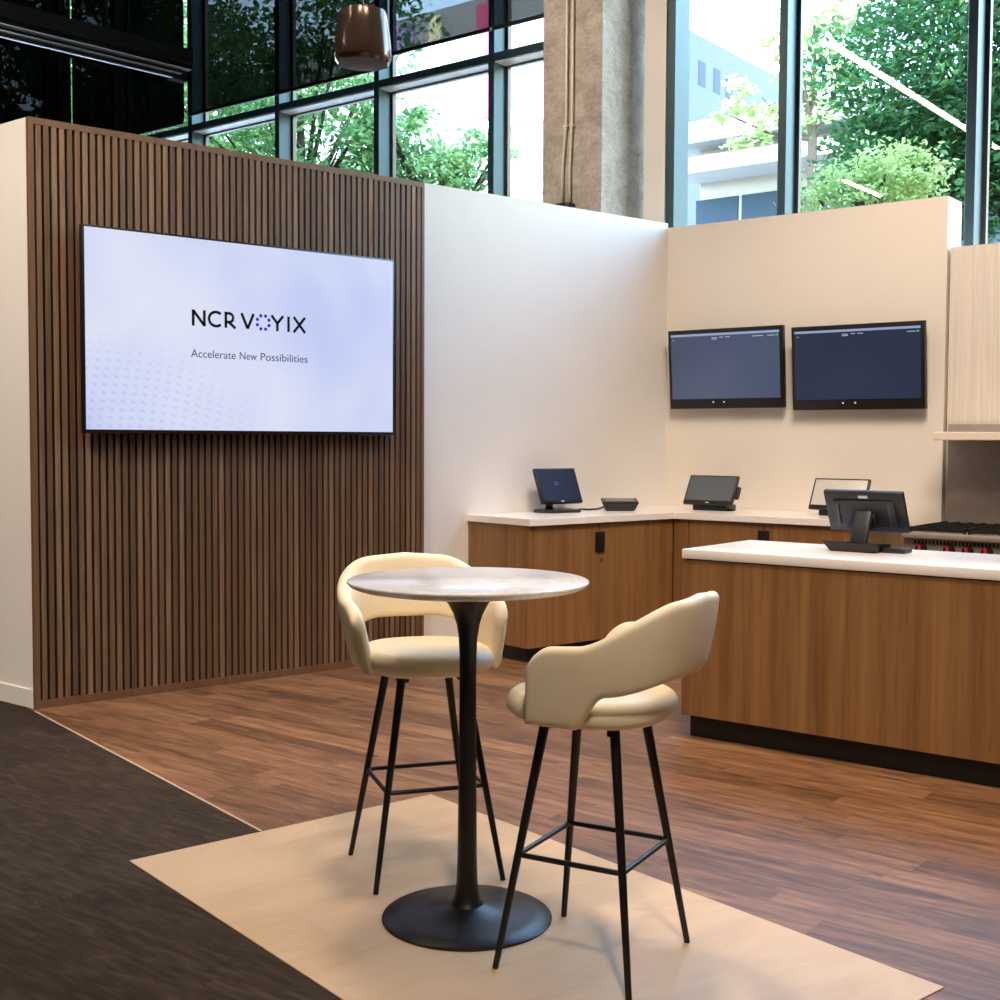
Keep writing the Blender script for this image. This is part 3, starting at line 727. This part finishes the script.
# small wedge device with its cable
dv = empty('pin_pad', 'low black wedge-shaped payment pad lying on the worktop beside the octagonal stand', 'payment pad', (6.53, 6.52, ZC), math.radians(-40)); dv.scale = (1.15, 1.15, 1.3)
bm = bmesh.new()
va = [bm.verts.new(v) for v in ((-.12, -.08, .05), (.12, -.08, .05), (.12, .08, .068), (-.12, .08, .068))]; vb = [bm.verts.new(v) for v in ((-.09, -.06, 0), (.09, -.06, 0), (.09, .06, 0), (-.09, .06, 0))]
bm.faces.new(va); bm.faces.new(vb)
for k in range(4): bm.faces.new((va[k], va[(k + 1) % 4], vb[(k + 1) % 4], vb[k]))
bmesh.ops.recalc_face_normals(bm, faces=bm.faces); bmesh.ops.bevel(bm, geom=list(bm.edges), offset=.005, segments=2, affect='EDGES')
link('case', bm, M['black_plastic'], dv, True)
bm = bmesh.new(); box(bm, -.095, .095, -.055, .055, 0, .003, mtx=Matrix.Translation((0, 0, .0585)) @ Matrix.Rotation(math.atan2(.018, .16), 4, 'X')); link('display', bm, M['pos_off'], dv)
bm = bmesh.new(); tube(bm, [(-.10, .0, .02), (-.14, .01, .008), (-.19, -.02, .006), (-.24, .01, .006), (-.27, -.01, .006)], .005, 8); link('cable', bm, M['black_plastic'], dv, 'all')

# ================================================================== FLOOR MAT
MX0, MX1, MY0, MY1 = 1.728, 3.035, 1.775, 4.118
o = B('floor_mat', (MX0, MX1, MY0, MY1, 0, .004), M['mat']); tag(o, 'pale maple-look floor mat under the bar table and stools', 'mat')
ZM = .004

# ================================================================== BAR TABLE
tb = empty('bar_table', 'tall round bar table with white marble top and black trumpet pedestal', 'table', (2.331, 2.974, ZM))
bm = bmesh.new()
r = .369
lathe(bm, [(0, 1.022), (r - .05, 1.022), (r - .022, 1.027), (r - .008, 1.034), (r, 1.043), (r - .001, 1.047), (r - .006, 1.05), (0, 1.05)], 96)
link('tabletop', bm, M['marble'], tb, True)
bm = bmesh.new()
lathe(bm, [(0, .03), (.060, .03), (.052, .04), (.040, .065), (.033, .11), (.030, .2), (.0275, .45), (.0258, .72), (.0262, .82), (.029, .87), (.035, .91), (.046, .945), (.062, .975), (.080, 1.0), (.092, 1.015), (.092, 1.022), (0, 1.022)], 48)
link('stem', bm, M['black_metal'], tb, True)
bm = bmesh.new()
lathe(bm, [(0, 0), (.262, 0), (.2625, .005), (.258, .009), (.2, .016), (.14, .022), (.09, .03), (.055, .042), (.03, .048), (0, .05)], 96)
link('base_plate', bm, M['dark_base'], tb, True)

# ================================================================== BAR STOOLS
def sgn_pow(v, p): return math.copysign(abs(v) ** p, v)
def smoothstep(a, b, x):
    t = max(0, min(1, (x - a) / (b - a))); return t * t * (3 - 2 * t)
def make_stool(name, label, loc, rz):
    st = empty(name, label, 'stool', loc, rz, 'cream bar stools')
    # seat cushion: superellipse rings, +y is the front
    bm = bmesh.new(); n = 72; rings = []
    prof = [(.0, .697), (.6, .697)] + [(.84 + .16 * math.cos(math.radians(a)), (.735 + .038 * math.sin(math.radians(a)))) for a in range(-90, 91, 15)] + [(.7, .775), (.5, .777), (.25, .778), (0, .778)]
    for k_, z in prof:
        if k_ == 0: rings.append([bm.verts.new((0, 0, z))]); continue
        ring = []
        for k in range(n):
            a = 2 * PI * k / n; c, s_ = math.cos(a), math.sin(a)
            x = .222 * sgn_pow(c, .78) * k_; y = .235 * sgn_pow(s_, .82) * k_ + .012
            ring.append(bm.verts.new((x, y, z)))
        rings.append(ring)
    for a, b_ in zip(rings, rings[1:]):
        for k in range(n):
            k2 = (k + 1) % n
            if len(a) == 1: bm.faces.new((a[0], b_[k2], b_[k]))
            elif len(b_) == 1: bm.faces.new((a[k], a[k2], b_[0]))
            else: bm.faces.new((a[k], a[k2], b_[k2], b_[k]))
    bmesh.ops.recalc_face_normals(bm, faces=bm.faces)
    link('seat', bm, M['fabric'], st, 'all')
    # wraparound shell: path from the left arm front, round the back, to right arm front
    HW, BK, FR = .222, .250, .085
    path = []
    m1 = 26; m2 = 60
    y_s = -.03
    for k in range(m1): path.append((-HW, FR + (y_s - FR) * k / m1))
    for k in range(m2 + 1):
        a = PI + PI * k / m2; c, s_ = math.cos(a), math.sin(a)
        path.append((HW * sgn_pow(c, .72), y_s + (BK + y_s) * sgn_pow(s_, .72)))
    for k in range(1, m1 + 1): path.append((HW, y_s + (FR - y_s) * k / m1))
    # arclength
    L = [0]
    for p, q in zip(path, path[1:]): L.append(L[-1] + math.hypot(q[0] - p[0], q[1] - p[1]))
    tot = L[-1]
    # resample evenly
    def at(l):
        l = max(0, min(tot, l)); i = 0
        lo, hi = 0, len(L) - 1
        while hi - lo > 1:
            m = (lo + hi) // 2
            if L[m] <= l: lo = m
            else: hi = m
        f = (l - L[lo]) / max(1e-9, L[hi] - L[lo]); p, q = path[lo], path[hi]
        return Vector((p[0] + (q[0] - p[0]) * f, p[1] + (q[1] - p[1]) * f, 0))
    K = 132; bm = bmesh.new(); rings = []; TH_ = .046
    for i in range(K + 1):
        w = i / K
        # denser near the ends
        l = tot * (w - .06 * math.sin(2 * PI * w) / 1.0 * .8)
        e_ = min(l, tot - l)                       # distance from the free end
        p = at(l); tg = (at(l + .01) - at(l - .01)).normalized(); nrm = Vector((tg.y, -tg.x, 0))   # outward
        if nrm.dot(p - Vector((0, .0, 0))) < 0: nrm = -nrm
        half = tot / 2
        q = e_ / half                              # 0 at the arm front .. 1 at the back centre
        zt = .922 + .04 * q + .102 * smoothstep(.31, .76, q)
        zt -= (1 - math.sqrt(max(0, 1 - max(0, 1 - e_ / .08) ** 2))) * .085
        zb = .700 + .098 * smoothstep(.25, .44, q) + .038 * smoothstep(.42, .8, q)
        th = TH_ * (math.sqrt(max(.0, 1 - max(0, 1 - e_ / .022) ** 2)) * .97 + .03)
        lean = .062 - .006 * smoothstep(.5, 1.0, q)
        h = zt - zb; rr = min(th / 2, h / 2)
        ring = []
        prof2 = []
        for k in range(9): a = PI * k / 8; prof2.append((math.cos(a) * th / 2, zt - rr + math.sin(a) * rr))   # top arc out->in
        for k in range(1, 6): prof2.append((-th / 2, zt - rr + (zb + rr - zt + rr) * k / 6))
        for k in range(9): a = PI + PI * k / 8; prof2.append((math.cos(a) * th / 2, zb + rr + math.sin(a) * rr))
        for k in range(1, 6): prof2.append((th / 2, zb + rr + (zt - rr - zb - rr) * k / 6))
        for off, z in prof2:
            puff = .006 * math.sin(PI * (z - zb) / h) * (1 if off > 0 else -1) * min(1, e_ / .05)
            o_ = off + puff + lean * (z - .72) / .33
            v = p + nrm * o_; v.y += .028 * (1 - (z - .70) / .23) * max(0, 1 - e_ / .1); ring.append(bm.verts.new((v.x, v.y, z)))
        rings.append(ring)
    nn = len(rings[0])
    for a, b_ in zip(rings, rings[1:]):
        for k in range(nn): bm.faces.new((a[k], a[(k + 1) % nn], b_[(k + 1) % nn], b_[k]))
    bm.faces.new(rings[0]); bm.faces.new(rings[-1])
    bmesh.ops.recalc_face_normals(bm, faces=bm.faces)
    link('backrest', bm, M['fabric'], st, 'all')
    # legs
    for sx in (-1, 1):
        for sy in (-1, 1):
            bm = bmesh.new()
            tube(bm, [(sx * .218, sy * .202, .0), (sx * .106, sy * .104, .70)], [.0088, .0145], 16)
            box(bm, -.02, .02, -.012, .012, 0, .03, bev=.003, seg=1, mtx=Matrix.Translation((sx * .104, sy * .1, .668)))
            link('leg', bm, M['black_metal'], st, True)
    # footrest ring
    zr = .315; f = zr / .70; rx, ry = .218 + (.106 - .218) * f, .202 + (.104 - .202) * f
    pts = []
    for (cx_, cy_, a0) in ((1, 1, 0), (-1, 1, 90), (-1, -1, 180), (1, -1, 270)):
        for k in range(6):
            a = math.radians(a0 + 90 * k / 5); pts.append((cx_ * (rx - .02) + .02 * math.cos(a), cy_ * (ry - .02) + .02 * math.sin(a), zr))
    bm = bmesh.new(); tube(bm, pts, .0078, 12, closed=True); link('footrest', bm, M['black_metal'], st, 'all')
    return st
def face_rot(fx, fy): return math.atan2(fy, fx) - PI / 2
def copy_tree(o, parent=None):
    c = o.copy(); COL.objects.link(c); c.parent = parent
    for ch in [x for x in bpy.data.objects if x.parent == o]: copy_tree(ch, c)
    return c
s1 = make_stool('bar_stool', 'cream bar stool in front of the table, seen from its side and back', (2.441, 2.524, ZM), face_rot(-.366, .931))
s2 = copy_tree(s1); s2.location = (2.494, 3.420, ZM); s2.rotation_euler = (0, 0, face_rot(-.36, -.93))
s2['label'] = 'cream bar stool behind the table, facing the viewer in front of the slat panel'

# ================================================================== OUTDOORS
cbox('ground', -60, 60, 1.3, 90, -.3, -.05, M['ground'])
# white neighbouring building with flat eaves
bw = empty('neighbour_building', 'white flat-roofed building with deep eaves outside the right windows', 'building', CR, THC)
D2 = 17.37
B('wall', (-9.62, 12, D2 + .6, D2 + 8, 0, 8.4), M['building'], bw)
B('roof_slab', (-9.9, 12, D2 - .3, D2 + 8, 8.36, 8.84), M['building'], bw)
B('canopy', (-9.75, 12, D2 - .6, D2 + .6, 7.6, 7.95), M['building'], bw)
for s_ in (-9.1, -7.4, -5.2, -3.0, -.8, 1.4):
    f_ = B('window', (s_ - .6 if s_ < -9 else s_ - 1.1, s_ + .5 if s_ < -9 else s_ + .75, D2 + .55, D2 + .62, 4.6, 7.2), M['far_glass'], bw)
bl = empty('neighbour_building', 'pale building with coloured panels outside the left windows beside the column', 'building', CR, THC)
B('wall', (-26, -11.9, D2 + 2, D2 + 4, 0, 14.0), M['building'], bl)
for zz in (8.3, 10.2): B('ledge', (-26, -11.9, D2 + 1.7, D2 + 2.0, zz, zz + .22), M['pale_strip'], bl)
for s_, w_, mt in ((-21.2, 1.2, 'purple'), (-19.4, .45, 'cream'), (-17.6, 1.0, 'pink')): B('colour_panel', (s_, s_ + w_, D2 + 1.93, D2 + 2.0, 10.6, 13.8), M[mt], bl)
bb = empty('neighbour_building', 'distant pale blue building with a row of narrow slit windows', 'building', CR, THC)
B('wall', (-30, -14.964, 26.6, 60, 0, 14.55), M['building_blue'], bb)
for t_ in (27.69, 28.71, 29.56, 30.44): B('window', (-14.98, -14.95, t_ - .22, t_ + .22, 12.97, 13.75), M['far_glass'], bb)

def tree(label, base, blobs, nleaf, size, mat, group='trees outside the glazing', name='leafy_tree', lean=(0, 0)):
    r = empty(name, label, 'tree', base, 0, group)
    bm = bmesh.new(); rnd = random.Random(hash(label) % 1000 if False else len(label) * 31 + nleaf)
    tot = sum(b_[3] * b_[4] for b_ in blobs)
    for (bx, by, bz, rx, rz) in blobs:
        cnt = int(nleaf * rx * rz / tot); ncl = max(8, cnt // 38)
        cl = []
        for _ in range(ncl):
            while True:
                v = Vector((rnd.uniform(-1, 1), rnd.uniform(-1, 1), rnd.uniform(-1, 1)))
                if .2 < v.length < 1: break
            cl.append(Vector((bx + v.x * rx, by + v.y * rx, bz + v.z * rz)))
        for i in range(cnt):
            c = cl[i % ncl] + Vector((rnd.gauss(0, .16), rnd.gauss(0, .16), rnd.gauss(0, .085))) * (rx / 1.2) ** .5
            sz = size * rnd.uniform(.6, 1.25)
            d = Vector((rnd.gauss(0, 1), rnd.gauss(0, 1), rnd.gauss(-.35, .55))).normalized()
            nrm = Vector((rnd.gauss(0, .6), rnd.gauss(0, .6), 1)).normalized(); sd = d.cross(nrm).normalized(); nn_ = sd.cross(d).normalized()
            a = bm.verts.new(c - d * sz); b_ = bm.verts.new(c + sd * sz * .55 - nn_ * sz * .12 - d * sz * .1); e2 = bm.verts.new(c + d * sz); g = bm.verts.new(c - sd * sz * .55 - nn_ * sz * .12 - d * sz * .1)
            bm.faces.new((a, b_, e2)); bm.faces.new((a, e2, g))
    link('foliage', bm, mat, r)
    bm = bmesh.new()
    zc = min(b_[2] for b_ in blobs)
    x0, y0 = blobs[0][0], blobs[0][1]
    tube(bm, [(lean[0], lean[1], 0), (lean[0] * .6, lean[1] * .6, zc * .5), (x0 * .3 + lean[0] * .2, y0 * .3, zc), (x0, y0, blobs[0][2] + blobs[0][4] * .5)], [.13, .11, .085, .03], 10)
    for k, (bx, by, bz, rx, rz) in enumerate(blobs):
        for q in range(5):
            a = rnd.uniform(0, 2 * PI); st_ = Vector((x0 * .3 + lean[0] * .2, y0 * .3, zc * .92)); en = Vector((bx + math.cos(a) * rx * .75, by + math.sin(a) * rx * .75, bz + rnd.uniform(-.3, .7) * rz))
            mid = (st_ + en) / 2 + Vector((0, 0, -.12)); tube(bm, [st_, mid, en], [.045, .03, .012], 6)
    link('trunk', bm, M['bark'], r)
    return r
def tw(px, py, D):        # world point of a view direction at a depth, only used to lay out the trees
    return None
tree('big dense green tree filling the right-hand window', (14.35, 7.75, -.05), [(-.35, .35, 6.2, 1.75, 1.9), (-.6, .6, 4.9, 1.3, 1.1), (.6, -.7, 5.6, 1.5, 1.8), (-.1, .1, 7.7, 1.6, 1.0)], 60000, .055, M['leaf_mid'], lean=(.1, -.3))
tree('small pale green tree just above the right partition', (11.25, 7.75, -.05), [(0, 0, 4.0, .55, .5), (.25, -.3, 4.25, .45, .4)], 4200, .04, M['leaf_pale'])
tree('faint pale tree far off between the two right-hand windows', (20.2, 15.0, -.05), [(0, 0, 8.9, 1.0, 1.5), (-.7, 1.0, 8.0, .7, .8)], 2200, .09, M['leaf_pale'])
tree('broad light green tree behind the walnut slat panel', (9.0, 15.3, -.05), [(0, 0, 5.6, 1.5, 1.5), (-.9, 1.1, 6.2, 1.5, 1.6), (.5, -.9, 5.0, 1.1, 1.0), (.3, -.4, 7.2, 1.3, 1.3)], 17000, .062, M['leaf_light'])
tree('loose light green tree left of the concrete column', (10.1, 13.5, -.05), [(0, 0, 4.75, .75, .6), (-.35, .45, 5.6, .55, .6), (.3, -.35, 5.2, .45, .5)], 3600, .058, M['leaf_light'])
tree('deep green tree behind the crossed black blind', (11.3, 25.1, -.05), [(0, 0, 8.8, 2.3, 2.9), (-.6, 1.8, 9.8, 2.0, 2.6), (.5, -1.6, 8.0, 1.8, 2.1)], 18000, .09, M['leaf_dark'])
tree('dark tree at the far left behind the furthest blind', (12.4, 34.4, -.05), [(0, 0, 11.2, 3.2, 4.2), (-.4, 2.4, 10.7, 2.4, 3.2)], 7000, .15, M['leaf_dark'])

# ================================================================== LIGHT
W = bpy.data.worlds.new('World'); S.world = W; W.use_nodes = True
wn = W.node_tree; bg = wn.nodes['Background']
sky = wn.nodes.new('ShaderNodeTexSky'); sky.sky_type = 'NISHITA'; sky.sun_disc = False
sky.sun_elevation = math.radians(52); sky.sun_rotation = math.radians(250); sky.air_density = 1.4; sky.dust_density = .4
wn.links.new(sky.outputs[0], bg.inputs[0]); bg.inputs[1].default_value = 4.1
def lamp(name, kind, loc, power, col, **kw):
    l = bpy.data.lights.new(name, kind); l.energy = power; l.color = col
    for k, v in kw.items(): setattr(l, k, v)
    o = bpy.data.objects.new(name, l); COL.objects.link(o); o.location = loc; return o
def aim(o, tgt):
    o.rotation_euler = (Vector(tgt) - o.location).to_track_quat('-Z', 'Y').to_euler()
sd = CN * .62 + Vector((0, 0, -1)) - CD * .12
su = lamp('sun', 'SUN', (0, 0, 20), 4.0, (1, .96, .9), angle=.01); su.rotation_euler = sd.to_track_quat('-Z', 'Y').to_euler()
warm = (1.0, .83, .69)
def spot(loc, tgt, power, size=85, blend=.8, rad=.35, col=warm):
    o = lamp('warm_spot', 'SPOT', loc, power * .5, col, spot_size=math.radians(size), spot_blend=blend, shadow_soft_size=rad); aim(o, tgt); return o  # shared by the ceiling spots and the added front fill
spot((4.4, 3.2, 6.2), (7.2, 5.4, 1.1), 1500, 66)       # right partition and corner worktop
spot((5.6, 2.6, 6.2), (7.8, 4.1, 1.2), 900, 70)       # range
spot((2.6, 2.6, 6.5), (4.6, 5.2, .3), 600, 90)        # floor between
spot((1.6, 3.6, 6.4), (3.2, 6.8, 1.4), 480, 70)       # slat panel
spot((2.9, 4.1, 6.4), (2.45, 3.1, .6), 1300, 60)        # table and stools
spot((3.4, 1.0, 6.4), (5.2, 3.2, .4), 1900, 60)        # island front
spot((3.0, 7.3, 6.8), (7.3, 7.9, 4.6), 1500, 40)        # concrete column
spot((-.5, -1.5, 6.5), (2.5, 2.7, .6), 2750, 46)        # added warm fill from behind the viewer
spot((-1.4, 4.6, 6.4), (2.0, 7.2, 1.2), 3200, 50)       # carpet and partition end

S.view_settings.view_transform = 'Standard'; S.view_settings.look = 'None'; S.view_settings.gamma = 1.0; S.view_settings.exposure = 0.0
S.view_settings.use_curve_mapping = False
S.cycles.use_denoising = True
S.cycles.max_bounces = 8; S.cycles.transparent_max_bounces = 16
S.cycles.sample_clamp_indirect = 40.0
S.cycles.caustics_reflective = False; S.cycles.caustics_refractive = False
